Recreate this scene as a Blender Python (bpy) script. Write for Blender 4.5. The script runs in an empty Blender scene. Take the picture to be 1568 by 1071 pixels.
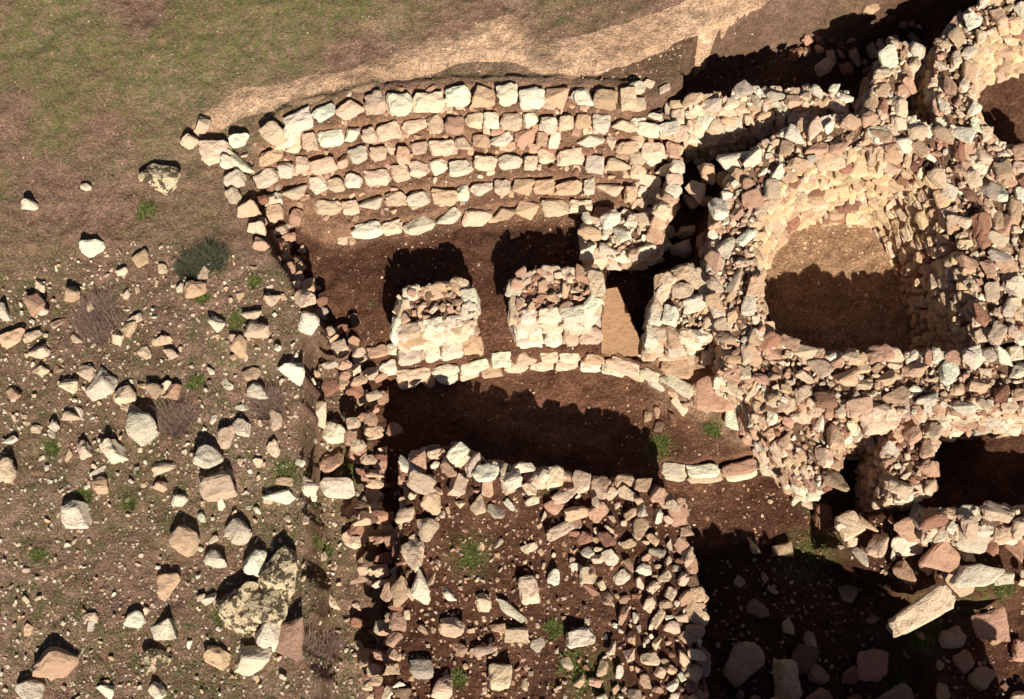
import bpy, bmesh, math, random
import numpy as np
from mathutils import Vector, Matrix, Euler
random.seed(7); rng=np.random.default_rng(7)
scene=bpy.context.scene

# ------------------------------------------------------------ survey frame
T=math.radians(17.0); D=20.0; F=2000.0
CAM=np.array([0,-D*math.sin(T),D*math.cos(T)])
FW=np.array([0,math.sin(T),-math.cos(T)]); UP=np.array([0,math.cos(T),math.sin(T)]); RT=np.array([1.0,0,0])
def P(u,v,z=0.0):
    d=FW+RT*(u-784)/F+UP*(535.5-v)/F
    k=(z-CAM[2])/d[2]
    p=CAM+d*k
    return (float(p[0]),float(p[1]))
def PP(l,z): return [P(a[0],a[1],z) for a in l]

# ------------------------------------------------------------ helpers
_L={}
def vnoise(x,y,seed):
    if seed not in _L:_L[seed]=np.random.default_rng(seed).random((256,256))
    L=_L[seed]
    xi=np.floor(x).astype(int); yi=np.floor(y).astype(int)
    fx=x-xi; fy=y-yi; fx=fx*fx*(3-2*fx); fy=fy*fy*(3-2*fy)
    a=L[xi%256,yi%256];b=L[(xi+1)%256,yi%256];c=L[xi%256,(yi+1)%256];d=L[(xi+1)%256,(yi+1)%256]
    return (a*(1-fx)+b*fx)*(1-fy)+(c*(1-fx)+d*fx)*fy
def fbm(x,y,s,o=4,seed=1):
    x=np.asarray(x,float);y=np.asarray(y,float)
    r=0;a=1;t=0
    for i in range(o):
        r=r+a*vnoise(x*s+13.7*i+500,y*s+7.1*i+500,seed+i); t+=a; a*=.5; s*=2.03
    return r/t
def inpoly(X,Y,poly):
    ins=np.zeros(X.shape,bool); n=len(poly)
    for i in range(n):
        x1,y1=poly[i];x2,y2=poly[(i+1)%n]
        if y1==y2: continue
        c=((y1>Y)!=(y2>Y))&(X<(x2-x1)*(Y-y1)/(y2-y1)+x1)
        ins^=c
    return ins
def inp(x,y,poly):
    ins=False;n=len(poly)
    for i in range(n):
        x1,y1=poly[i];x2,y2=poly[(i+1)%n]
        if (y1>y)!=(y2>y) and x<(x2-x1)*(y-y1)/(y2-y1)+x1: ins=not ins
    return ins
def blur(A,r):
    if r<1:return A
    for ax in (0,1):
        pad=[(0,0),(0,0)];pad[ax]=(r,r)
        B=np.pad(A,pad,mode='edge'); C=np.cumsum(B,axis=ax)
        C=np.insert(C,0,0,axis=ax)
        n=A.shape[ax]
        if ax==0: A=(C[2*r+1:2*r+1+n]-C[:n])/(2*r+1)
        else: A=(C[:,2*r+1:2*r+1+n]-C[:,:n])/(2*r+1)
    return A

# ------------------------------------------------------------ terrace rows (top edge of each course)
R=[[(405,210),(440,187),(500,171),(570,155),(650,147),(740,142),(820,142),(900,147),(975,150)],
   [(395,240),(440,220),(490,207),(560,198),(640,188),(700,184),(800,180),(900,183),(975,187),(1038,193)],
   [(385,275),(420,258),(470,246),(560,230),(650,220),(740,210),(830,207),(920,215),(1040,226)],
   [(405,305),(440,292),(500,278),(560,270),(640,257),(720,247),(800,240),(900,243),(1040,255)],
   [(440,328),(500,316),(560,306),(640,297),(720,288),(800,280),(900,282),(1020,292)],
   [(492,358),(560,348),(650,333),(720,322),(800,314),(900,314),(1010,326)]]
RZ=[.10,-.08,-.26,-.44,-.62,-.80]
FL=-1.0
# ------------------------------------------------------------ terrain
st=.04
xd=np.arange(-10,10.01,st); yd=np.arange(-7.6,9.2,st)
def grow(start,sgn):
    o=[];s=.06;p=start
    while abs(p)<420: 
        p+=sgn*s; s*=1.22; o.append(p)
    return np.array(o)
xs=np.concatenate([grow(xd[0],-1)[::-1],xd,grow(xd[-1],1)]); ys=np.concatenate([grow(yd[0],-1)[::-1],yd,grow(yd[-1],1)])
X,Y=np.meshgrid(xs,ys,indexing='ij')
wx=X+(fbm(X,Y,2.5,3,301)-.5)*.22; wy=Y+(fbm(X,Y,2.5,3,311)-.5)*.22
H=np.zeros(X.shape)
def reg(l,z,zr=None,val=None):
    m=inpoly(wx,wy,PP(l,z if zr is None else zr)); H[m]=z if val is None else val
    return m
EXC=[(395,272),(425,205),(560,172),(740,157),(900,160),(1000,165),(1050,128),(1130,95),(1230,40),(1300,10),(1400,-40),(2100,-100),(2100,1500),(590,1500),(590,1071),(572,900),(560,800),(560,700),(548,620),(518,550),(492,490),(450,430),(415,370),(385,310)]
mexc=reg(EXC,0,0,FL)
for i in range(6):
    prev=R[i-1] if i>0 else [(a,b-30) for a,b in R[0]]
    H[inpoly(X,Y,PP(R[i]+prev[::-1],RZ[i]))]=RZ[i]
reg([(480,540),(560,575),(640,575),(720,568),(830,556),(930,556),(1000,590),(1080,640),(1180,690),(1210,720),(1100,740),(1000,760),(900,1500),(520,1500)],-1.35,-1.3)
reg([(1000,560),(1060,560),(1200,600),(1260,700),(1180,690),(1080,640)],-1.15)
reg([(1010,722),(1230,700),(1290,780),(1290,840),(1040,860)],-1.7)
mdk=reg([(1060,850),(1215,845),(1330,890),(1390,960),(1440,1071),(1500,1500),(1060,1500)],-2.1)
reg([(1270,800),(1340,780),(1568,790),(2000,790),(2000,900),(1568,890),(1480,940),(1370,900),(1300,850)],-.9)
reg([(1380,930),(2000,900),(2000,1500),(1480,1500),(1430,1040)],-1.6)
mtw=reg([(1150,420),(1170,330),(1240,250),(1420,250),(1480,360),(1510,560),(1190,560)],-1.6,-1.6)
reg([(1490,60),(1700,20),(1700,220),(1540,200)],-1.0,-.8)
reg([(1410,640),(1700,600),(1700,810),(1425,805)],-2.3,-1.6)
reg([(1285,655),(1375,655),(1380,790),(1290,780)],-2.2,-1.4)
mne=reg([(1040,150),(1060,108),(1240,44),(1420,30),(1430,150),(1450,200),(1420,230),(1360,190),(1260,235),(1100,250),(1060,270)],-1.7,-1.3)
reg([(1040,130),(1100,180),(1110,250),(1060,400),(1010,420),(985,560),(940,540),(930,400),(1010,330),(1040,260)],-1.45,-1.2)
MND=[(622,706),(660,690),(705,688),(740,708),(870,724),(1000,745),(1048,775),(1055,860),(1075,920),(1082,1071),(1085,1180),(600,1180),(600,1000),(602,900),(615,800)]
mm=reg(MND,-.08,.0,-.08)
yc=Y[mm];xc=X[mm]
H[mm]+= .18*np.clip((yc+4.5)/3,0,1)*np.clip((1.2-xc)/3,0,1) - .25*np.clip(1-((xc+.0)**2/1.3+(yc+4.6)**2/6),0,1)
H=blur(H,1)
far=np.clip((np.hypot(X,Y)-11)/30,0,1)
H=H*(1-np.clip((np.hypot(X,Y)-14)/6,0,1))
n1=fbm(X,Y,.35,3,11)-.5; n2=fbm(X,Y,2.2,4,21)-.5; n3=fbm(X,Y,9,3,31)-.5
H+=n1*.16*(1-mexc*.6)+n2*.14+n3*.06 + far*n1*1.5
def hz(x,y):
    i=min(max(np.searchsorted(xs,x)-1,0),len(xs)-2);j=min(max(np.searchsorted(ys,y)-1,0),len(ys)-2)
    fx=(x-xs[i])/(xs[i+1]-xs[i]);fy=(y-ys[j])/(ys[j+1]-ys[j])
    return float((H[i,j]*(1-fx)+H[i+1,j]*fx)*(1-fy)+(H[i,j+1]*(1-fx)+H[i+1,j+1]*fx)*fy)
def soft(l,z,r): return blur(inpoly(wx,wy,PP(l,z)).astype(float),r)
C=np.empty(X.shape+(3,))
def lin(c): return np.array(c,float)
C[:]=lin((.335,.205,.145))
def paint(m,c):
    m=np.clip(m,0,1)[...,None]; C[:]=C*(1-m)+lin(c)*m
paint(np.clip((fbm(X,Y,.5,4,41)-.45)*5,0,1)*.6,(.245,.155,.11))
paint(np.clip((fbm(X,Y,.9,4,51)-.5)*6,0,1)*.6,(.43,.285,.205))
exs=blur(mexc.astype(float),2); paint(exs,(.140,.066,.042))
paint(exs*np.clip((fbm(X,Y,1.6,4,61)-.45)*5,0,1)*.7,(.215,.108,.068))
paint(soft([(520,520),(920,440),(990,560),(1210,690),(1100,760),(590,600)],-1.2,6)*.8*np.clip(fbm(X,Y,1.8,4,66)*2-.3,0,1),(.31,.155,.095))
paint(soft([(920,440),(945,440),(990,545),(925,545)],-1.0,2),(.6,.37,.21))
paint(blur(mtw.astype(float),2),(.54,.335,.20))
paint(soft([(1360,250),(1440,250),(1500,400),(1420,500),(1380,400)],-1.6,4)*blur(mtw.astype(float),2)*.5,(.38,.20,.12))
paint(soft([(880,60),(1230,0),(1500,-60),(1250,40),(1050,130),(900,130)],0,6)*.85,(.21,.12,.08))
terr=soft([R[0][0]]+R[0]+R[5][::-1]+[(400,290)],-.3,3); paint(terr*.85,(.38,.22,.14))
paint(soft([(990,545),(1110,500),(1190,575),(1240,720),(1120,670),(1000,600)],-1.1,5)*.8,(.50,.32,.21))
PATH=[(270,205),(330,158),(430,122),(560,98),(660,62),(800,22),(815,55),(850,62),(920,48),(1010,18),(1110,-30),(1300,-90),(1330,-60),(1200,-10),(1060,55),(960,95),(870,125),(800,95),(740,88),(640,112),(560,138),(470,160),(380,175),(310,200)]
pm=soft(PATH,0,4)
veg=np.clip((fbm(X,Y,.8,5,81)-.40)*6,0,1)*(1-exs)*(1-pm)
g=soft([(-400,-400),(1100,-400),(780,10),(560,80),(420,110),(300,140),(60,250),(-400,330)],0,30)
veg=veg*np.clip(.30+1.0*g,0,1)
veg=np.clip(veg,0,1)
for (u,v,r,z) in [(1010,682,.3,-1.2),(1240,850,.5,-1.7),(905,1040,.5,0),(720,850,.4,0),(1420,960,.6,-1.4),(430,725,.4,0),(1250,760,.3,-1.5),(1090,655,.2,-1.2),(1500,900,.5,-1.)]:
    x,y=P(u,v,z); veg=np.maximum(veg,np.clip(1.2-np.hypot(X-x,Y-y)/r,0,.9))

def mkmesh(name,V,Fc,mat,col=None,extra=None,smooth=False):
    me=bpy.data.meshes.new(name)
    V=np.asarray(V,np.float32);Fc=np.asarray(Fc,np.int32)
    k=Fc.shape[1]
    me.vertices.add(len(V));me.vertices.foreach_set('co',V.ravel())
    me.loops.add(Fc.size);me.loops.foreach_set('vertex_index',Fc.ravel())
    me.polygons.add(len(Fc));me.polygons.foreach_set('loop_start',np.arange(0,Fc.size,k,dtype=np.int32))
    me.update(calc_edges=True)
    if col is not None:
        a=me.color_attributes.new('Col','FLOAT_COLOR','POINT')
        c=np.ones((len(V),4),np.float32);c[:,:3]=col;a.data.foreach_set('color',c.ravel())
    if extra is not None:
        a=me.attributes.new('veg','FLOAT','POINT');a.data.foreach_set('value',np.asarray(extra,np.float32).ravel())
    me.polygons.foreach_set('use_smooth',np.full(len(Fc),smooth))
    me.materials.append(mat);me.validate()
    ob=bpy.data.objects.new(name,me);scene.collection.objects.link(ob);return ob

# ------------------------------------------------------------ materials
def newmat(n):
    m=bpy.data.materials.new(n);m.use_nodes=True;nt=m.node_tree
    nt.nodes.remove(nt.nodes['Principled BSDF'])
    b=nt.nodes.new('ShaderNodeBsdfDiffuse');b.inputs['Roughness'].default_value=.5
    nt.links.new(b.outputs[0],nt.nodes['Material Output'].inputs[0])
    return m,nt,b
def N(nt,t,**k):
    n=nt.nodes.new(t)
    for a,v in k.items():
        if a in n.inputs.keys(): n.inputs[a].default_value=v
        else: setattr(n,a,v)
    return n
def noise(nt,vec,sc,det=6,ro=.6):
    n=N(nt,'ShaderNodeTexNoise');n.inputs['Scale'].default_value=sc;n.inputs['Detail'].default_value=det;n.inputs['Roughness'].default_value=ro
    nt.links.new(vec,n.inputs['Vector']);return n.outputs['Fac']
def mrange(nt,f,a,b,c,d):
    n=N(nt,'ShaderNodeMapRange');nt.links.new(f,n.inputs['Value'])
    for i,v in zip(('From Min','From Max','To Min','To Max'),(a,b,c,d)): n.inputs[i].default_value=v
    return n.outputs['Result']
def mix(nt,fac,a,b,mode='MIX'):
    n=N(nt,'ShaderNodeMix');n.data_type='RGBA';n.blend_type=mode
    for s,v in ((n.inputs[0],fac),(n.inputs[6],a),(n.inputs[7],b)):
        if hasattr(v,'links'): nt.links.new(v,s)
        elif isinstance(v,(int,float)): s.default_value=v
        else: s.default_value=(*v,1)
    return n.outputs[2]
def math_(nt,op,a,b=0.0):
    n=N(nt,'ShaderNodeMath');n.operation=op
    for s,v in ((n.inputs[0],a),(n.inputs[1],b)):
        if hasattr(v,'links'): nt.links.new(v,s)
        else: s.default_value=v
    return n.outputs[0]
def bump(nt,b,h,dist,st=1.0):
    n=N(nt,'ShaderNodeBump');n.inputs['Distance'].default_value=dist;n.inputs['Strength'].default_value=st
    nt.links.new(h,n.inputs['Height'])
    nt.links.new(n.outputs[0],b.inputs['Normal'])
def grey(nt,v):
    n=N(nt,'ShaderNodeCombineColor')
    for i in range(3): nt.links.new(v,n.inputs[i])
    return n.outputs[0]
def groundmat(name,pebs=.7):
    mg,nt,b=newmat(name)
    tc=N(nt,'ShaderNodeTexCoord').outputs['Object']
    col=N(nt,'ShaderNodeVertexColor',layer_name='Col').outputs[0]
    vg=N(nt,'ShaderNodeAttribute',attribute_name='veg').outputs['Fac']
    nA=noise(nt,tc,4,6,.75); nB=noise(nt,tc,26,3,.75)
    c=mix(nt,1.0,col,grey(nt,mrange(nt,nA,.3,.7,.64,1.36)),'MULTIPLY')
    c=mix(nt,1.0,c,grey(nt,mrange(nt,nB,.3,.7,.48,1.52)),'MULTIPLY')
    gn=math_(nt,'MULTIPLY',vg,mrange(nt,noise(nt,tc,9,5,.85),.43,.55,0,1))
    gc=mix(nt,mrange(nt,nA,.35,.65,0,1),(.145,.19,.045),(.30,.26,.11))
    c=mix(nt,math_(nt,'MULTIPLY',gn,.85),c,gc)
    vo=N(nt,'ShaderNodeTexVoronoi');vo.inputs['Scale'].default_value=20;nt.links.new(tc,vo.inputs['Vector'])
    vo2=N(nt,'ShaderNodeSeparateColor');nt.links.new(vo.outputs['Color'],vo2.inputs[0])
    peb=math_(nt,'MULTIPLY',mrange(nt,vo.outputs['Distance'],.16,.26,1,0),mrange(nt,vo2.outputs[0],.84,.87,0,1))
    c=mix(nt,math_(nt,'MULTIPLY',peb,pebs),c,(.58,.44,.33))
    nt.links.new(c,b.inputs['Color'])
    bump(nt,b,math_(nt,'ADD',nA,math_(nt,'MULTIPLY',nB,.35)),.15)
    return mg
mg=groundmat('earth');mpth=groundmat('path_earth',.3)
def stonemat(name,lichen=False):
    m,nt,b=newmat(name)
    tc=N(nt,'ShaderNodeTexCoord').outputs['Object']
    col=N(nt,'ShaderNodeVertexColor',layer_name='Col').outputs[0]
    a=noise(nt,tc,8,5,.72); f=noise(nt,tc,30,3,.7)
    c=mix(nt,1.0,col,grey(nt,mrange(nt,a,.3,.7,.88,1.16)),'MULTIPLY')
    c=mix(nt,mrange(nt,f,.52,.72,0,.55),c,(.52,.31,.20))
    if lichen:
        c=mix(nt,mrange(nt,a,.49,.53,0,.92),c,(.06,.042,.022))
        c=mix(nt,mrange(nt,f,.60,.64,0,.6),c,(.6,.5,.30))
    else:
        c=mix(nt,mrange(nt,a,.60,.68,0,.6),c,(.27,.155,.10))
    nt.links.new(c,b.inputs['Color'])
    bump(nt,b,math_(nt,'ADD',a,math_(nt,'MULTIPLY',f,.3)),.06)
    return m
ms=stonemat('limestone'); ml=stonemat('lichen_stone',True)
mc,nt,b=newmat('mortar_earth')
tc=N(nt,'ShaderNodeTexCoord').outputs['Object']
cn=noise(nt,tc,9,5,.75)
c=mix(nt,mrange(nt,cn,.35,.65,0,1),(.17,.09,.058),(.40,.25,.165))
nt.links.new(c,b.inputs['Color']);bump(nt,b,cn,.12)
mv,nt,b=newmat('plant');col=N(nt,'ShaderNodeVertexColor',layer_name='Col').outputs[0];nt.links.new(col,b.inputs['Color'])

# ------------------------------------------------------------ ground meshes
nx,ny=X.shape
idx=np.arange(nx*ny).reshape(nx,ny)
Q=np.stack([idx[:-1,:-1],idx[1:,:-1],idx[1:,1:],idx[:-1,1:]],-1).reshape(-1,4)
V=np.stack([X,Y,H],-1).reshape(-1,3)
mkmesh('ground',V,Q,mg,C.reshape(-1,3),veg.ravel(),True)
pk=pm+.55*(fbm(X,Y,2.5,4,91)-.5)
pz=H+.07*np.clip(pk-.42,-.6,.6)
use=(pm[:-1,:-1]>.05)
Qp=Q.reshape(nx-1,ny-1,4)[use]
u_,inv=np.unique(Qp,return_inverse=True)
Vp=np.stack([X.ravel()[u_],Y.ravel()[u_],pz.ravel()[u_]],-1)
pf=np.clip((fbm(Vp[:,0],Vp[:,1],1.4,4,95)-.32)*3,0,1)[:,None]
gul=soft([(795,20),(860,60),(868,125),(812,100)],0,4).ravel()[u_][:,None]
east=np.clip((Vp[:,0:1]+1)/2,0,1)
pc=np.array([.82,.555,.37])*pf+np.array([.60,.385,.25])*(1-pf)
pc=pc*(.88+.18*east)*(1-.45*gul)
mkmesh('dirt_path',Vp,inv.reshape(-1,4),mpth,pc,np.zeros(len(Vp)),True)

# ------------------------------------------------------------ rock library
def mkrock(kind,seed,big):
    r=random.Random(seed);bm=bmesh.new()
    if kind=='block':
        for sx in(-1,1):
            for sy in(-1,1):
                for sz in(-1,1):
                    bm.verts.new((sx*r.uniform(.55,1),sy*r.uniform(.55,1),sz*r.uniform(.6,1)))
        for _ in range(6):
            v=Vector([r.gauss(0,1) for _ in range(3)]).normalized();bm.verts.new(v*r.uniform(.9,1.12))
    elif kind=='round':
        for _ in range(34):
            v=Vector([r.gauss(0,1) for _ in range(3)]).normalized()
            v=Vector([math.copysign(abs(t)**.7,t) for t in v]);bm.verts.new(v*r.uniform(.82,1.05))
    elif kind=='slab':
        n=r.randint(4,7)
        for i in range(n):
            a=(i+r.uniform(-.32,.32))*2*math.pi/n;q=r.uniform(.65,1.08)
            bm.verts.new((math.cos(a)*q,math.sin(a)*q,r.uniform(.4,1)));q*=r.uniform(.75,1.1)
            bm.verts.new((math.cos(a)*q,math.sin(a)*q,-r.uniform(.5,1)))
    else:
        n=r.randint(9,15)
        for i in range(n):
            v=Vector([r.gauss(0,1) for _ in range(3)]).normalized()
            v=Vector([math.copysign(abs(t)**.75,t) for t in v]);bm.verts.new(v*r.uniform(.75,1.1))
    def hull():
        o=bmesh.ops.convex_hull(bm,input=bm.verts[:])
        dd=[g for g in o['geom_interior'] if isinstance(g,bmesh.types.BMVert)]+[v for v in bm.verts if not v.link_faces]
        bmesh.ops.delete(bm,geom=list(set(dd)),context='VERTS')
    hull()
    bmesh.ops.dissolve_limit(bm,angle_limit=math.radians(10),verts=bm.verts[:],edges=bm.edges[:])
    bmesh.ops.bevel(bm,geom=bm.edges[:],offset=r.uniform(.10,.2),segments=1,affect='EDGES',clamp_overlap=True)
    bmesh.ops.triangulate(bm,faces=bm.faces[:])
    pts=[v.co.copy() for v in bm.verts];bm.free();bm=bmesh.new()
    for q in pts:bm.verts.new(q)
    bmesh.ops.remove_doubles(bm,verts=bm.verts[:],dist=.02)
    hull()
    if big:
        for _ in range(2):
            le=[e for e in bm.edges if e.calc_length()>.42]
            if le: bmesh.ops.subdivide_edges(bm,edges=le,cuts=1)
            bmesh.ops.triangulate(bm,faces=bm.faces[:])
        for v in bm.verts:
            k=(math.sin(v.co.x*5+seed)*math.sin(v.co.y*6+seed*2)*math.cos(v.co.z*5.5+seed*3))*.10+r.uniform(-.035,.035)
            v.co*=1+k
    bmesh.ops.triangulate(bm,faces=bm.faces[:])
    bmesh.ops.recalc_face_normals(bm,faces=bm.faces[:])
    bm.verts.index_update()
    V=np.array([v.co[:] for v in bm.verts]);Fc=np.array([[v.index for v in f.verts] for f in bm.faces]);bm.free()
    lo=V.min(0);hi=V.max(0);V=(V-(lo+hi)/2)/((hi-lo)/2)
    return V,Fc
LIB={}
for k in('block','slab','rock','round'):
    for bg in(True,False):
        LIB[(k,bg)]=[mkrock(k,s*17+3,bg) for s in range(24)]
def pick(pal):
    w=random.random();s=0
    for c,p_ in pal:
        s+=p_
        if w<=s: break
    f=random.uniform(.76,1.14)
    return tuple(min(.90,a*f*random.uniform(.97,1.03)) for a in c)
CREAM=(.84,.645,.47);PALE=(.90,.785,.62);TAN=(.72,.50,.335);PINK=(.65,.405,.285);RED=(.42,.215,.145);GREYS=(.58,.48,.39);OCH=(.84,.62,.39);DK=(.25,.16,.11)
PT=[(CREAM,.42),(PALE,.34),(TAN,.17),(PINK,.05),(GREYS,.02)]
PW=[(CREAM,.31),(PALE,.22),(TAN,.22),(PINK,.16),(RED,.06),(GREYS,.03)]
PO=[(OCH,.5),(CREAM,.30),(TAN,.15),(RED,.05)]
PF=[(CREAM,.38),(PALE,.42),(TAN,.13),(PINK,.04),(GREYS,.03)]
PR=[(CREAM,.24),(TAN,.27),(PINK,.26),(RED,.14),(GREYS,.02),(DK,.07)]
class Rocks:
    def __init__(s): s.V=[];s.F=[];s.C=[];s.n=0
    def add(s,x,y,z,sx,sy,sz,rz=0,tilt=.12,kind=None,col=None,rx=None,ry=None):
        if kind is None: kind=random.choice(('rock','rock','rock','block','slab'))
        v,f=random.choice(LIB[(kind,max(sx,sy)>.085)])
        rx=random.gauss(0,tilt) if rx is None else rx; ry=random.gauss(0,tilt) if ry is None else ry
        M=np.array(Euler((rx,ry,rz)).to_matrix())
        s.V.append((v*[sx,sy,sz])@M.T+[x,y,z]);s.F.append(f+s.n);s.n+=len(v)
        s.C.append(np.repeat([col],len(v),0))
    def build(s,name,mat=None,parent=None):
        if not s.V:return None
        o=mkmesh(name,np.concatenate(s.V),np.concatenate(s.F),mat or ms,np.concatenate(s.C))
        if parent:o.parent=parent
        return o
def empty(n):
    e=bpy.data.objects.new(n,None);scene.collection.objects.link(e);return e
def prism(name,poly,zb,zt,parent):
    bm=bmesh.new();n=len(poly)
    a=[bm.verts.new((x,y,zb)) for x,y in poly];c=[bm.verts.new((x,y,zt)) for x,y in poly]
    bm.faces.new(c);bm.faces.new(a[::-1])
    for i in range(n):bm.faces.new((a[i],a[(i+1)%n],c[(i+1)%n],c[i]))
    bmesh.ops.triangulate(bm,faces=bm.faces[:]);bmesh.ops.recalc_face_normals(bm,faces=bm.faces[:])
    me=bpy.data.meshes.new(name);bm.to_mesh(me);bm.free();me.materials.append(mc)
    o=bpy.data.objects.new(name,me);scene.collection.objects.link(o);o.parent=parent
def walk(pts,lo,hi,gap=.01):
    p=[np.array(q,float) for q in pts];seg=[np.linalg.norm(b_-a) for a,b_ in zip(p[:-1],p[1:])];tot=sum(seg)
    def at(s):
        for i,L in enumerate(seg):
            if s<=L or i==len(seg)-1:
                return p[i]+(p[i+1]-p[i])*(s/L if L>0 else 0)
            s-=L
    s=0
    while s<tot-.05:
        l=random.uniform(lo,hi)
        a=at(s);b_=at(min(s+l,tot+.02));m=(a+b_)/2
        yield m[0],m[1],math.atan2(b_[1]-a[1],b_[0]-a[0]),l-gap,s/tot
        s+=l
def face(rk,pts,zb,zt,side,lo=.12,hi=.34,ch=.14,dep=.12,pal=PW,batter=0.,jit=.025,skip=.03):
    z=zb
    while z<zt-.03:
        h=random.uniform(ch*.7,ch*1.3)
        for x,y,a,l,t in walk(pts,lo,hi):
            if z+h*.6>zt or random.random()<skip:continue
            nx_,ny_=-math.sin(a)*side,math.cos(a)*side
            o=batter*(zt-z)-dep*.55+random.gauss(0,jit)
            hh=h*random.uniform(.8,1.25)
            rk.add(x+nx_*o,y+ny_*o,z+h/2+random.gauss(0,.012),l/2*1.05,dep*random.uniform(.9,1.25),hh/2*1.08,a+random.gauss(0,.12),.10,random.choice(('block','round','rock')),pick(pal))
        z+=h
def scatter(rk,poly,zf,sizes,pal,cover=.9,flat=.5,tilt=.2,ang=None,sink=.25,sp=.82,kind=None):
    xs_=[q[0] for q in poly];ys_=[q[1] for q in poly];x0,x1,y0,y1=min(xs_),max(xs_),min(ys_),max(ys_)
    A=(x1-x0)*(y1-y0);m=sum(sizes)/2
    n=int(A/(m*m)*3*cover)
    rs=sorted([(sizes[0]+(sizes[1]-sizes[0])*random.random()**1.4)/2 for _ in range(n)],reverse=True)
    cell=sizes[1];grid={}
    zff=zf if callable(zf) else (lambda x,y:zf)
    for r in rs:
        x=random.uniform(x0,x1);y=random.uniform(y0,y1)
        if not inp(x,y,poly):continue
        ci,cj=int(x//cell),int(y//cell);ok=True
        for i in(-1,0,1):
            for j in(-1,0,1):
                for (a,b_,c_) in grid.get((ci+i,cj+j),()):
                    if (a-x)**2+(b_-y)**2<((c_+r)*sp)**2:ok=False;break
        if not ok:continue
        grid.setdefault((ci,cj),[]).append((x,y,r))
        sx=r*random.uniform(.9,1.3);sy=r*random.uniform(.55,.95);sz=r*random.uniform(flat*.7,flat*1.3)
        rz=random.uniform(0,6.28) if ang is None else ang(x,y)+random.gauss(0,.5)
        rk.add(x,y,zff(x,y)+sz*(1-2*sink)+random.uniform(-.03,.05),sx,sy,sz,rz,tilt,kind,pick(pal))
def offs(pts,d):
    p=[np.array(q) for q in pts];o=[]
    for i in range(len(p)):
        a=p[max(0,i-1)];b_=p[min(len(p)-1,i+1)];t=b_-a;t=t/np.linalg.norm(t)
        o.append((p[i][0]-t[1]*d,p[i][1]+t[0]*d))
    return o
def smoothp(pts):
    p=[np.array(q,float) for q in pts]
    for _ in range(2):
        o=[p[0]]
        for a,b_ in zip(p[:-1],p[1:]):o+= [a*.75+b_*.25,a*.25+b_*.75]
        o.append(p[-1]);p=o
    return p
def wall(name,l,zt,zb,w,pal=PW,sizes=(.10,.36),bl=0,br=0,ends=True,palL=None,palR=None,tilt=.3,flat=.55):
    e=empty(name);rk=Rocks()
    c=smoothp(PP(l,zt));L=offs(c,w/2);Rr=offs(c,-w/2)
    ci=min(.12,w*.3)
    prism('core',offs(c,w/2-ci)+offs(c,-w/2+ci)[::-1],zb-.2,zt-.10,e)
    face(rk,L,zb,zt-.03,1,pal=palL or pal,batter=bl);face(rk,Rr,zb,zt-.03,-1,pal=palR or pal,batter=br)
    if ends:
        face(rk,[L[0],Rr[0]],zb,zt-.03,-1,pal=pal);face(rk,[L[-1],Rr[-1]],zb,zt-.03,1,pal=pal)
    def ang(x,y):
        i=min(range(len(c)-1),key=lambda i:(c[i][0]-x)**2+(c[i][1]-y)**2);return math.atan2(c[i+1][1]-c[i][1],c[i+1][0]-c[i][0])
    poly=[tuple(q) for q in L]+[tuple(q) for q in Rr[::-1]]
    scatter(rk,poly,zt-.06,sizes,pal,1.2,flat,tilt,ang,sp=.84)
    scatter(rk,poly,zt-.09,(.05,.11),pal,.4,.6,.3,sp=.8)
    rk.build('stones',parent=e);return e
def area(poly): return .5*sum(poly[i][0]*poly[(i+1)%len(poly)][1]-poly[(i+1)%len(poly)][0]*poly[i][1] for i in range(len(poly)))
def block(name,l,zt,zb,pal=PW,sizes=(.10,.34),lo=.14,hi=.32,ch=.14,tilt=.28,flat=.55,batter=0,tpal=None,cov=1.2,skip=.03):
    e=empty(name);rk=Rocks();p=PP(l,zt)
    if area(p)<0:p=p[::-1]
    n=len(p);ins=[]
    for i in range(n):
        a=np.array(p[i-1]);b_=np.array(p[i]);c_=np.array(p[(i+1)%n])
        n1_=np.array([-(b_-a)[1],(b_-a)[0]]);n1_/=np.linalg.norm(n1_);n2_=np.array([-(c_-b_)[1],(c_-b_)[0]]);n2_/=np.linalg.norm(n2_)
        m_=n1_+n2_;m_/=max(.5,np.linalg.norm(m_));ins.append(tuple(b_+m_*.11))
    prism('core',ins,zb-.2,zt-.09,e)
    face(rk,p+[p[0]],zb,zt-.02,-1,lo,hi,ch,pal=pal,batter=batter,skip=skip)
    scatter(rk,p,zt-.06,sizes,tpal or pal,cov,flat,tilt,sp=.84);scatter(rk,p,zt-.08,(.05,.11),tpal or pal,.5,.6,.3)
    rk.build('stones',parent=e);return e

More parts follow.
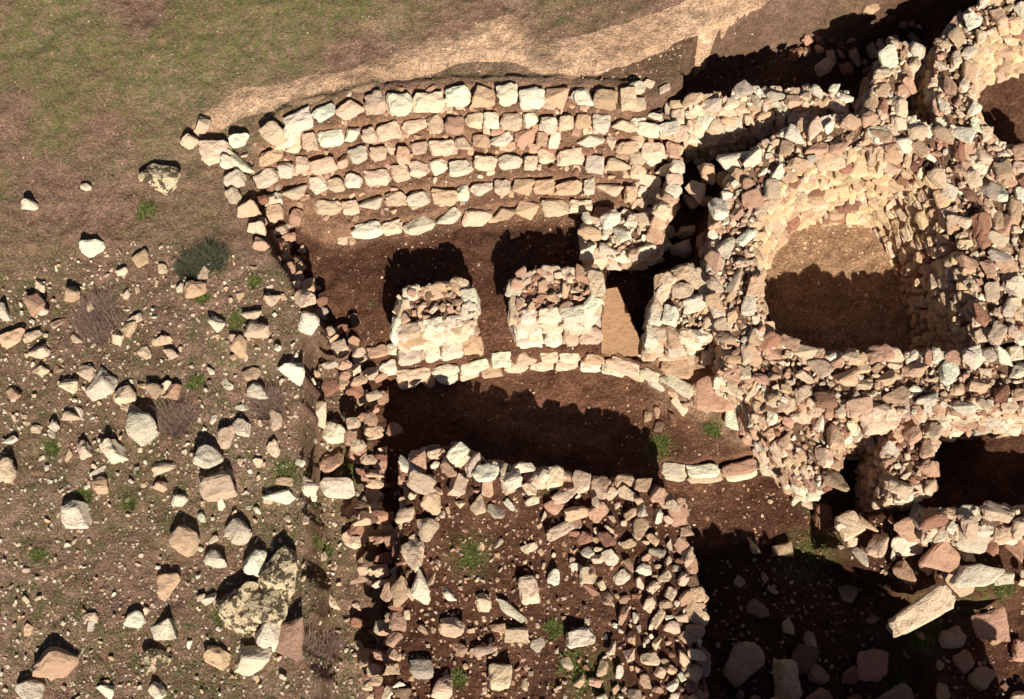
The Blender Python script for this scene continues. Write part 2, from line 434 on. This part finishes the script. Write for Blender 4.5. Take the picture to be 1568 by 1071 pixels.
# ------------------------------------------------------------ stepped terrace
rk=Rocks()
big=[(.26,.52),(.22,.46),(.16,.44),(.24,.50),(.18,.46),(.24,.54)]
for i,row in enumerate(R):
    zt=RZ[i];w=smoothp(PP(row,zt));lo,hi=big[i]
    for x,y,a,l,t in walk(w,lo,hi,.012):
        if random.random()<.03:continue
        dep=random.uniform(.10,.15)*(1.2 if i==0 else 1);h=random.uniform(.19,.25)+(.07 if i==0 else 0)
        rk.add(x+random.gauss(0,.01),y-.045+random.gauss(0,.032),zt-h/2+.06+random.gauss(0,.02)+(.07 if i==0 else 0),l/2*1.04,dep,h/2*1.05,a+random.gauss(0,.13),.12,random.choice(('block','block','round','rock')),pick(PT))
        if random.random()<.25:
            rk.add(x+random.gauss(0,.06),y+.16+random.gauss(0,.03),zt-.02,random.uniform(.04,.10),random.uniform(.03,.06),.05,random.uniform(0,3),.2,'rock',pick(PR))
    for x,y,a,l,t in walk(w,.10,.30):
        if random.random()<.65:continue
        rk.add(x,y-.10+random.gauss(0,.02),zt-.20,l/2,.08,.05,a+random.gauss(0,.1),.08,'block',pick(PR))
    wb=offs(w,.28)
    if i>0:
        poly=[tuple(q) for q in offs(w,.10)]+[tuple(q) for q in wb[::-1]]
        scatter(rk,poly,hz,(.03,.12),PR,.10,.5,.2)
for x,y,a,l,t in walk(PP([(972,140),(985,330)],-.2),.2,.3):
    rk.add(x,y,hz(x,y)+.08,.14,.12,.10,random.gauss(0,.2),.1,'round',pick(PT))
face(rk,PP([(1042,150),(1044,220),(1040,280),(1015,335)],-.1),-1.3,-.15,1,pal=PW)
scatter(rk,PP([(978,140),(1042,148),(1040,320),(985,325)],-.3),hz,(.14,.36),PT,.8,.4,.12,sp=.9,kind='slab')
rk.build('stone_terrace')
# west edging of the pit
rk=Rocks()
for (u,v,w,h) in [(308,190,30,32),(330,232,54,36),(372,248,40,30),(365,215,34,20),(290,215,30,16),(360,275,34,30),(356,300,26,24),(380,325,34,30),(392,352,30,22),(398,375,26,20),(425,210,36,22),(450,195,34,60),(350,250,24,20),(412,200,26,16)]:
    x,y=P(u,v,.1);rk.add(x,y,hz(x,y)+.10,w/200,h/190,.15,random.gauss(0,.3),.15,'rock' if w<50 else 'block',pick(PF))
face(rk,PP([(400,290),(418,365),(455,425),(495,488),(522,550)],0),-1.1,-.10,1,.10,.28,.15,pal=PR,batter=.12,jit=.12,skip=.5)
face(rk,PP([(522,550),(550,620),(562,700),(560,800),(572,900),(588,1071)],0),-1.35,-.15,1,.08,.26,.15,pal=PR,batter=.10,jit=.14,skip=.70)
scatter(rk,PP([(395,290),(400,370),(440,430),(480,490),(505,550),(530,620),(545,700),(560,740),(585,700),(565,620),(545,550),(515,490),(470,420),(440,370)],0),hz,(.05,.28),PR,.12,.5,.35,sp=1.1)
scatter(rk,PP([(410,340),(450,330),(490,380),(530,440),(560,540),(530,560),(470,440)],-.9),hz,(.05,.2),PR,.08,.5,.3)
scatter(rk,PP([(530,750),(600,750),(600,930),(600,1071),(530,1000),(520,900)],0),hz,(.05,.26),PR,.06,.5,.35,sp=1.1)
rk.build('stone_retaining_wall')
# ------------------------------------------------------------ pillars
PB=[(CREAM,.45),(PALE,.45),(TAN,.1)]
def pillar(l,zt,zb,plinth,rim):
    e=block('stone_pillar',l,zt,zb,PB,(.08,.24),.24,.46,.22,.3,.5,tpal=PR,cov=.7,skip=0)
    rk=Rocks()
    for x,y,a,l2,t in walk(PP(rim,zt),.26,.42):
        rk.add(x,y,zt-.03,l2/2,.13,.10,a,.06,'block',pick(PB))
    for z in (zb+.10,zb+.26):
        for x,y,a,l2,t in walk(PP(plinth,z),.26,.48):
            rk.add(x,y,z-.03,l2/2,.15,.12,a,.05,'block',pick(PB))
    rk.build('plinth',parent=e)
pillar([(604,458),(625,440),(716,425),(722,470),(732,498),(606,516)],-.12,-1.1,[(608,548),(732,528)],[(610,508),(725,490),(716,440)])
pillar([(780,440),(800,415),(918,410),(922,482),(792,492)],-.10,-1.1,[(790,518),(920,514)],[(795,485),(915,478),(912,425)])
block('stone_pillar',[(1012,425),(1050,400),(1078,415),(1096,500),(1085,520),(992,520)],.0,-1.3,PB,(.14,.38),.22,.44,.2,tpal=PT)
block('stone_pier',[(890,335),(950,332),(1010,335),(1015,385),(955,392),(897,398)],-.55,-1.1,PB,(.18,.36),.22,.4,.18)
# ------------------------------------------------------------ low curved kerb wall
e=empty('low_stone_kerb');rk=Rocks()
K=[(605,575),(650,570),(700,562),(760,552),(850,545),(920,545),(970,560),(1020,585),(1090,615)]
w=smoothp(PP(K,-1.0))
for dz,lo,hi in((-.02,.24,.64),(-.18,.18,.44)):
    for x,y,a,l,t in walk(w,lo,hi):
        rk.add(x,y+random.gauss(0,.02)-(.05 if dz<-.1 else 0),-1.05+dz+random.gauss(0,.015),l/2,random.uniform(.08,.13),.11,a+random.gauss(0,.09),.06,random.choice(('block','round')),pick(PB))
for ll in([(540,555),(565,540),(605,535)],[(560,575),(605,560)]):
    for x,y,a,l,t in walk(PP(ll,-1.),.18,.4):
        rk.add(x,y,-1.02,l/2,.11,.11,a,.1,'block',pick(PT))
for x,y,a,l,t in walk(smoothp(PP([(1010,715),(1080,722),(1140,715),(1205,700)],-1.3)),.2,.6):
    rk.add(x,y,-1.42,l/2,.11,.11,a,.08,'block',pick(PT));rk.add(x+.05,y-.05,-1.58,l/2,.12,.10,a,.08,'block',pick(PT))
for x,y,a,l,t in walk(PP([(1075,818),(1130,828),(1210,845)],-1.6),.16,.5):
    if random.random()<.2:continue
    rk.add(x,y+random.gauss(0,.04),-1.62,l/2,.12,.12,a+random.gauss(0,.2),.14,'rock',pick(PR))
rk.build('stones',parent=e)
# sloping slab in the passage
sl=[P(922,444,-.85)+(-.85,),P(945,440,-.85)+(-.85,),P(962,478,-.9)+(-.9,),P(988,540,-1.0)+(-1.0,),P(955,548,-1.02)+(-1.02,),P(921,540,-1.0)+(-1.0,)]
sv=sl+[(a,b_,-1.5) for a,b_,c_ in sl];sf=[(0,1,2),(0,2,3),(0,3,4),(0,4,5)]+[q for i in range(6) for q in ((i,i+6,(i+1)%6),((i+1)%6,i+6,(i+1)%6+6))]
mkmesh('paving_slab',sv,sf,ms,np.repeat([(.56,.34,.20)],12,0))
# ------------------------------------------------------------ tower
wall('stone_tower',[(1158,545),(1132,480),(1120,400),(1135,310),(1180,240),(1250,208),(1330,200),(1410,208),(1470,262),(1502,345),(1522,430),(1545,520)],.28,-1.7,.68,PW,br=.22,palR=PO,ends=False)
wall('added_shade_wall',[(1140,530),(1200,577),(1290,587),(1380,587),(1470,582),(1600,577)],.2,-1.7,.92,PW)
wall('added_shade_wall',[(1345,215),(1358,160),(1374,110),(1390,62)],.3,-1.7,.5,PW)
wall('stone_tower',[(1640,-20),(1565,5),(1500,25),(1462,75),(1462,150),(1488,215),(1540,255),(1640,270)],.35,-1.4,.56,PW,bl=0.3,palL=PO)
block('stone_platform',[(1476,210),(1510,250),(1600,285),(1600,500),(1560,480),(1530,400),(1500,310),(1468,262)],.25,-1.3,PW)
wall('added_shade_wall',[(1055,152),(1120,150),(1200,142),(1300,150)],.02,-1.7,.26,PT,(.14,.3))
wall('added_shade_wall',[(1058,185),(1110,185),(1180,172),(1250,168),(1310,185)],-.25,-1.7,.28,PT,(.14,.32))
block('stone_platform',[(1150,575),(1230,610),(1330,620),(1440,612),(1436,645),(1360,655),(1296,660),(1280,740),(1255,742),(1215,700),(1160,640)],-.1,-2.1,PW,(.12,.42),tilt=.35)
block('stone_buttress',[(1370,652),(1440,648),(1424,700),(1430,755),(1372,765),(1362,700)],-.12,-2.1,PW,(.12,.4),tilt=.3)
wall('added_shade_wall',[(1438,630),(1500,612),(1560,604),(1640,598)],-.08,-2.3,.24,PW,(.12,.3))
wall('added_shade_wall',[(1415,802),(1470,796),(1540,796),(1640,796)],-.1,-2.2,.4,PW,(.14,.4),tilt=.4)  # wall added south of the chamber to throw its floor into shadow
rk=Rocks()
scatter(rk,PP([(1050,260),(1120,240),(1110,330),(1070,400),(1010,400),(960,400),(960,345),(1030,330)],-.9),lambda x,y:hz(x,y)+.12,(.22,.42),PW,1.3,.7,.2)
for (u,v,w,h,z,c) in [(1125,240,54,38,.15,PALE),(1084,262,36,30,-.2,TAN),(1065,290,34,30,-.3,CREAM)]:
    x,y=P(u,v,z);rk.add(x,y,z-.1,w/200,h/180,.16,-.3,.1,'rock',c)
scatter(rk,PP([(990,545),(1110,500),(1190,575),(1220,660),(1240,720),(1190,700),(1120,660),(1060,630),(1000,590)],-1.1),hz,(.06,.45),PT,.25,.35,.15,sp=1.0)
for (u,v,w,h) in [(1098,600,76,56),(1165,645,66,44),(1040,555,60,44),(1130,540,50,44)]:
    x,y=P(u,v,-.9);rk.add(x,y,hz(x,y)+.08,w/200,h/180,.14,.1,.05,'slab',pick([(TAN,.5),(PINK,.5)]))
scatter(rk,PP([(985,615),(1050,620),(1050,670),(990,650)],-1.3),hz,(.1,.24),PR,.5,.5,.2)
rk.build('fallen_stones')
# ------------------------------------------------------------ rubble mound
e=empty('rubble_mound');rk=Rocks()
face(rk,PP(MND[:10],0),-1.7,-.06,1,.12,.32,.15,pal=PR,jit=.05)
face(rk,PP(MND[11:]+MND[:1],0),-1.4,-.06,1,.12,.32,.15,pal=PR,jit=.05)
scatter(rk,PP([(622,706),(705,688),(870,724),(1000,745),(1050,775),(1056,860),(940,800),(870,800),(780,790),(700,780),(640,830),(612,820)],0),lambda x,y:hz(x,y)+.03,(.09,.34),PW,.8,.6,.4,sp=.9)
scatter(rk,PP([(622,706),(705,688),(870,724),(1000,745),(1050,775),(1030,790),(860,765),(700,735),(630,760)],0.1),lambda x,y:hz(x,y)+.14,(.16,.36),PF,.6,.6,.35,sp=.95)
scatter(rk,PP([(880,790),(1056,850),(1075,920),(1082,1100),(900,1100),(930,960),(880,880)],0),lambda x,y:hz(x,y)+.03,(.06,.24),PW,1.0,.6,.45,sp=.85)
scatter(rk,PP([(600,830),(700,800),(900,800),(900,1100),(600,1100)],0),hz,(.07,.26),PW,.05,.55,.3,sp=1.3)
scatter(rk,PP([(600,830),(700,800),(900,800),(900,1100),(600,1100)],0),hz,(.03,.09),PR,.07,.6,.3,sp=1.2)
for (u,v,w,h,r) in [(690,960,42,28,0),(790,970,38,20,0),(740,995,42,16,0),(765,1035,36,34,0),(675,1055,36,28,.2),(645,1025,36,24,0),(810,900,30,42,.2),(740,920,24,28,.3),(785,935,62,16,-.7),(900,880,26,26,0),(890,975,44,26,.2),(645,900,34,46,0),(632,848,34,58,0),(612,905,26,44,0),(610,955,32,34,0),(860,810,50,18,.5),(660,770,30,36,0),(780,735,26,44,0),(935,735,44,30,.3),(850,730,28,34,0),(700,700,40,34,0),(655,750,34,26,0)]:
    x,y=P(u,v,.1);rk.add(x,y,hz(x,y)+.09,w/200,h/190,min(w,h)/220,r,.2,None,pick(PF))
rk.build('stones',parent=e)
# ------------------------------------------------------------ south-east tumble
rk=Rocks()
scatter(rk,PP([(1285,800),(1340,785),(1440,800),(1600,800),(1600,880),(1500,920),(1400,890),(1290,850)],-.7),lambda x,y:hz(x,y)+.10,(.12,.46),PW,1.0,.5,.4)
scatter(rk,PP([(1210,690),(1270,740),(1295,850),(1260,800),(1230,740)],-1.2),lambda x,y:hz(x,y)+.1,(.12,.36),PR,.9,.5,.35)
scatter(rk,PP([(1090,850),(1380,900),(1440,1100),(1090,1100)],-2),hz,(.08,.36),PR,.05,.5,.3,sp=1.3)
scatter(rk,PP([(1140,1000),(1330,990),(1400,1100),(1130,1100)],-1.9),lambda x,y:hz(x,y)+.1,(.3,.6),PR,.8,.6,.3)
scatter(rk,PP([(1420,960),(1600,900),(1600,1100),(1460,1100)],-1.3),hz,(.12,.5),PR,.22,.5,.35)
for (u,v,w,h,r,z,k) in [(1415,936,112,40,.55,-.35,'block'),(1440,855,62,50,.3,-.4,'slab'),(1490,825,66,44,.2,-.3,'slab'),(1500,880,90,34,.2,-.4,'slab'),(1350,640,60,40,.2,.1,'rock'),(1520,955,56,50,0,-.9,'rock'),(1400,810,60,36,-.2,-.4,'slab'),(1375,960,34,26,0,-.8,'rock')]:
    x,y=P(u,v,z);rk.add(x,y,z-.1,w/200,h/190,.12,r,.15,k,pick([(CREAM,.5),(PALE,.3),(PINK,.2)]))
rk.build('fallen_stones')
wall('added_shade_wall',[(1115,1150),(1210,1155),(1300,1170),(1360,1190),(1440,1230),(1700,1250)],1.15,-2.2,.9,PW,(.2,.4))
rk=Rocks();scatter(rk,PP([(1230,-10),(1440,-20),(1450,30),(1380,60),(1300,50),(1240,35)],-.2),lambda x,y:hz(x,y)+.1,(.1,.3),PR,1.2,.6,.4);rk.build('rubble_heap')
# ------------------------------------------------------------ field stones
LST=[(140,378,40,28),(182,412,22,18),(215,395,28,26),(55,468,34,36),(110,450,24,30),(8,480,26,24),(45,312,28,22),(298,445,34,34),(310,418,24,20),(415,455,26,20),(462,455,50,30),(472,490,32,34),(385,480,30,20),(392,508,36,34),(365,530,26,34),(330,495,28,24),(20,520,44,22),(60,540,36,22),(50,515,28,18),(60,565,26,16),(195,500,22,26),(245,520,34,14),(260,540,26,16),(155,588,40,50),(190,605,34,26),(105,590,30,26),(130,568,30,20),(205,628,44,18),(108,636,34,14),(20,602,26,18),(235,598,28,24),(265,598,20,24),(218,660,48,46),(175,692,46,32),(10,720,30,34),(130,690,26,26),(385,572,28,20),(395,598,40,26),(445,572,40,36),(470,605,34,40),(495,630,36,36),(530,660,34,40),(490,682,44,30),(500,720,60,40),(460,742,34,32),(425,760,50,20),(335,750,50,40),(320,703,44,34),(345,670,26,34),(370,655,24,30),(250,715,36,16),(245,745,22,16),(275,765,24,18),(115,790,46,42),(285,830,42,44),(330,855,34,24),(365,815,36,36),(388,862,34,40),(255,898,34,40),(492,904,44,22),(535,800,34,50),(575,790,30,36),(535,755,36,26),(550,850,36,30),(560,730,30,40),(205,950,30,24),(250,965,40,30),(85,1015,64,46),(45,1060,40,30),(160,1060,26,20),(330,1005,44,26),(385,1010,66,40),(445,975,44,60),(410,970,40,50),(555,1005,44,46),(580,960,36,34),(240,1058,30,20),(320,915,24,20),(140,945,22,12),(155,745,24,24),(1085,42,22,14),(130,284,18,12)]
rk=Rocks()
for (u,v,w,h) in LST:
    x,y=P(u,v,.08);s=min(w,h)
    rk.add(x,y,hz(x,y)+s/420,w/200,h/190,s/200*random.uniform(.8,1.25),random.gauss(0,.3),.28,random.choice(('rock','rock','slab')),pick(PF))
FLD=PP([(-80,470),(60,400),(200,370),(300,380),(400,400),(500,500),(550,650),(550,800),(540,1000),(580,1150),(-80,1150)],0)
scatter(rk,FLD,hz,(.07,.18),PF,.012,.5,.35,sp=1.5)
scatter(rk,PP([(0,420),(380,400),(560,640),(540,800),(350,800),(0,700)],0),hz,(.06,.24),PF,.035,.5,.35,sp=1.3)
scatter(rk,PP([(380,640),(545,620),(560,800),(400,800)],0),hz,(.08,.3),PF,.08,.5,.3,sp=1.2)
scatter(rk,FLD,hz,(.04,.09),PF,.03,.5,.3,sp=1.6)
rk.build('field_stones')
rk=Rocks()
def pebbles(poly,n,s0,s1,pal):
    xs_=[q[0] for q in poly];ys_=[q[1] for q in poly]
    for _ in range(n):
        x=random.uniform(min(xs_),max(xs_));y=random.uniform(min(ys_),max(ys_))
        if not inp(x,y,poly):continue
        r=random.uniform(s0,s1)*random.uniform(.5,1)
        rk.add(x,y,hz(x,y)+r*.2,r,r*.8,r*.5,random.uniform(0,6),.3,'rock',pick(pal))
pebbles(FLD,4500,.01,.035,PF)
pebbles(PP([(-80,-60),(1200,-60),(1000,120),(560,150),(300,200),(400,400),(-80,470)],0),1500,.008,.022,PR)
pebbles(PP([(500,350),(1000,320),(1000,560),(1250,700),(1250,850),(590,600)],-1.1),1300,.008,.03,PR)
pebbles(PP([(880,60),(1250,0),(1250,60),(1050,130),(900,130)],0),500,.01,.04,PR)
pebbles(PP([(560,650),(1100,750),(1080,1100),(560,1100)],0),1800,.01,.04,PR)
pebbles(PP([(1080,700),(1568,900),(1568,1100),(1080,1100)],-1.6),900,.01,.05,PR)
pebbles(PP([(1180,330),(1440,330),(1480,540),(1180,540)],-1.6),500,.01,.035,PO)
rk.build('pebbles')
def lich(parts):
    q=Rocks()
    for (u,v,w,h,z,r) in parts:
        x,y=P(u,v,.1);q.add(x,y,hz(x,y)+z*.5,w/200,h/190,z,r,.10,'rock',(.84,.68,.46))
    q.build('lichen_boulder',ml)
lich([(245,272,68,54,.2,.1)]);lich([(432,880,76,62,.26,.9),(372,935,70,66,.22,.5),(410,925,60,60,.25,1.5)]);lich([(240,1008,42,38,.16,.3)])
# ------------------------------------------------------------ vegetation
def blades(name,pts,n,spread,hh,cols,wd=.006,lean=.6):
    m=n*len(pts);P0=np.repeat(np.array(pts,float),n,0)
    a=rng.uniform(0,6.28,m);rad=np.abs(rng.normal(0,1,m))*spread/2
    P0[:,0]+=np.cos(a)*rad;P0[:,1]+=np.sin(a)*rad
    h=hh*rng.uniform(.4,1,m);b_=rng.uniform(0,6.28,m);ln=rng.uniform(.1,lean,m)
    dx=np.cos(b_);dy=np.sin(b_)
    t=P0+np.stack([dx*h*ln*1.4,dy*h*ln*1.4,h],-1)
    w=np.stack([-dy*wd,dx*wd,0*dx],-1)
    P0[:,2]-=.01
    V=np.stack([P0-w,P0+w,t],1).reshape(-1,3);Fc=np.arange(3*m).reshape(-1,3)
    c=np.array(cols)[rng.integers(0,len(cols),m)]*rng.uniform(.7,1.25,(m,1))
    return mkmesh(name,V,Fc,mv,np.repeat(c,3,0))
GR=[(.14,.20,.05),(.19,.235,.07),(.30,.27,.12),(.40,.33,.20),(.24,.21,.10)]
DG=[(.42,.31,.22),(.52,.39,.28),(.34,.24,.17),(.28,.25,.12),(.20,.22,.08)]
pts=[];tot=0
while len(pts)<9000 and tot<200000:
    tot+=1
    x=random.uniform(-9.6,5);y=random.uniform(-6.5,8.5)
    i=np.searchsorted(xs,x);j=np.searchsorted(ys,y)
    if random.random()<veg[i,j]**1.5*.9: pts.append((x,y,hz(x,y)))
blades('grass',pts,12,.06,.035,GR,.005,1.4)
pts=[];tot=0
while len(pts)<7000:
    x=random.uniform(-9.6,-2.2);y=random.uniform(-6.5,5)
    i=np.searchsorted(xs,x);j=np.searchsorted(ys,y)
    if exs[i,j]<.1 and random.random()<fbm(x,y,1.5,3,401)**2*2.2: pts.append((x,y,hz(x,y)))
blades('dry_grass',pts,12,.08,.035,DG,.005,1.4)
def tuft(name,u,v,z,r,hh,cols,n=500,wd=.006,lean=1.2):
    x,y=P(u,v,z)
    ps=[]
    for _ in range(max(6,int(n/25))):
        a=random.uniform(0,6.28);q=r*math.sqrt(random.random())*.8
        ps.append((x+q*math.cos(a),y+q*math.sin(a),hz(x+q*math.cos(a),y+q*math.sin(a))))
    blades(name,ps,25,r*.35,hh,cols,wd,lean)
DRY=[(.34,.22,.17),(.42,.29,.22),(.26,.17,.14),(.36,.24,.20)]
GRN=[(.14,.19,.045),(.20,.24,.065),(.10,.13,.04),(.28,.27,.10)]
DKG=[(.09,.10,.06),(.13,.13,.08),(.16,.15,.10)]
for a in [(145,500,.36),(270,642,.26),(410,620,.22),(480,985,.2),(150,470,.2)]: tuft('dry_shrub',a[0],a[1],.05,a[2],.22,DRY,2200,.004,1.0)
for a in [(320,400,.28),(288,410,.16)]: tuft('shrub',a[0],a[1],.05,a[2],.2,DKG,1300,.005,1.2)
for a in [(390,430,.16,0),(440,725,.2,0),(360,490,.2,0),(310,455,.14,0),(200,775,.12,0),(1010,682,.2,-1.2),(1095,655,.16,-1.2),(1240,850,.3,-1.7),(1245,770,.18,-1.6),(905,1045,.3,0),(720,850,.22,0),(880,1020,.25,0),(835,740,.12,.1),(1420,975,.3,-1.4),(1530,900,.25,-1),(540,690,.15,0),(515,690,.15,0),(225,325,.2,0),(130,760,.14,0),(340,945,.12,0),(850,965,.2,0),(1400,1040,.2,-1.4),(1470,190,.15,.3),(700,1040,.12,0),(60,850,.12,0),(480,820,.14,0),(300,590,.14,0),(80,690,.12,0)]:
    tuft('weed_plant',a[0],a[1],a[3],a[2]*.85,.08,GRN,int(420),.007,1.5)
pts=[]
for _ in range(1300):
    x,y=P(random.uniform(0,560),random.uniform(380,1071),0)
    if fbm(x,y,.9,3,77)>.46: pts.append((x,y,hz(x,y)))
blades('grass',pts,38,.14,.045,GR,.005,1.4)

# ------------------------------------------------------------ light + camera
az=math.radians(15);el=math.radians(42)
s=Vector((math.sin(az)*math.cos(el),-math.cos(az)*math.cos(el),math.sin(el)))
L=bpy.data.lights.new('sun','SUN');L.energy=5.0;L.angle=math.radians(.5);L.color=(1,.93,.80)
lo=bpy.data.objects.new('sun',L);scene.collection.objects.link(lo);lo.rotation_euler=(-s).to_track_quat('-Z','Y').to_euler()
w=bpy.data.worlds.new('World');scene.world=w;w.use_nodes=True;nt=w.node_tree
sk=nt.nodes.new('ShaderNodeTexSky');sk.sky_type='NISHITA';sk.sun_disc=False;sk.sun_elevation=el;sk.sun_rotation=math.radians(165)
nt.links.new(sk.outputs[0],nt.nodes['Background'].inputs[0]);nt.nodes['Background'].inputs[1].default_value=.03
cd=bpy.data.cameras.new('camera');co=bpy.data.objects.new('camera',cd);scene.collection.objects.link(co)
cd.sensor_width=36;cd.lens=36*F/1568;cd.clip_end=2000
co.location=CAM;co.rotation_euler=(T,0,0);scene.camera=co
scene.view_settings.view_transform='Standard';scene.view_settings.look='None';scene.view_settings.exposure=0
print('verts',sum(len(m.vertices) for m in bpy.data.meshes))
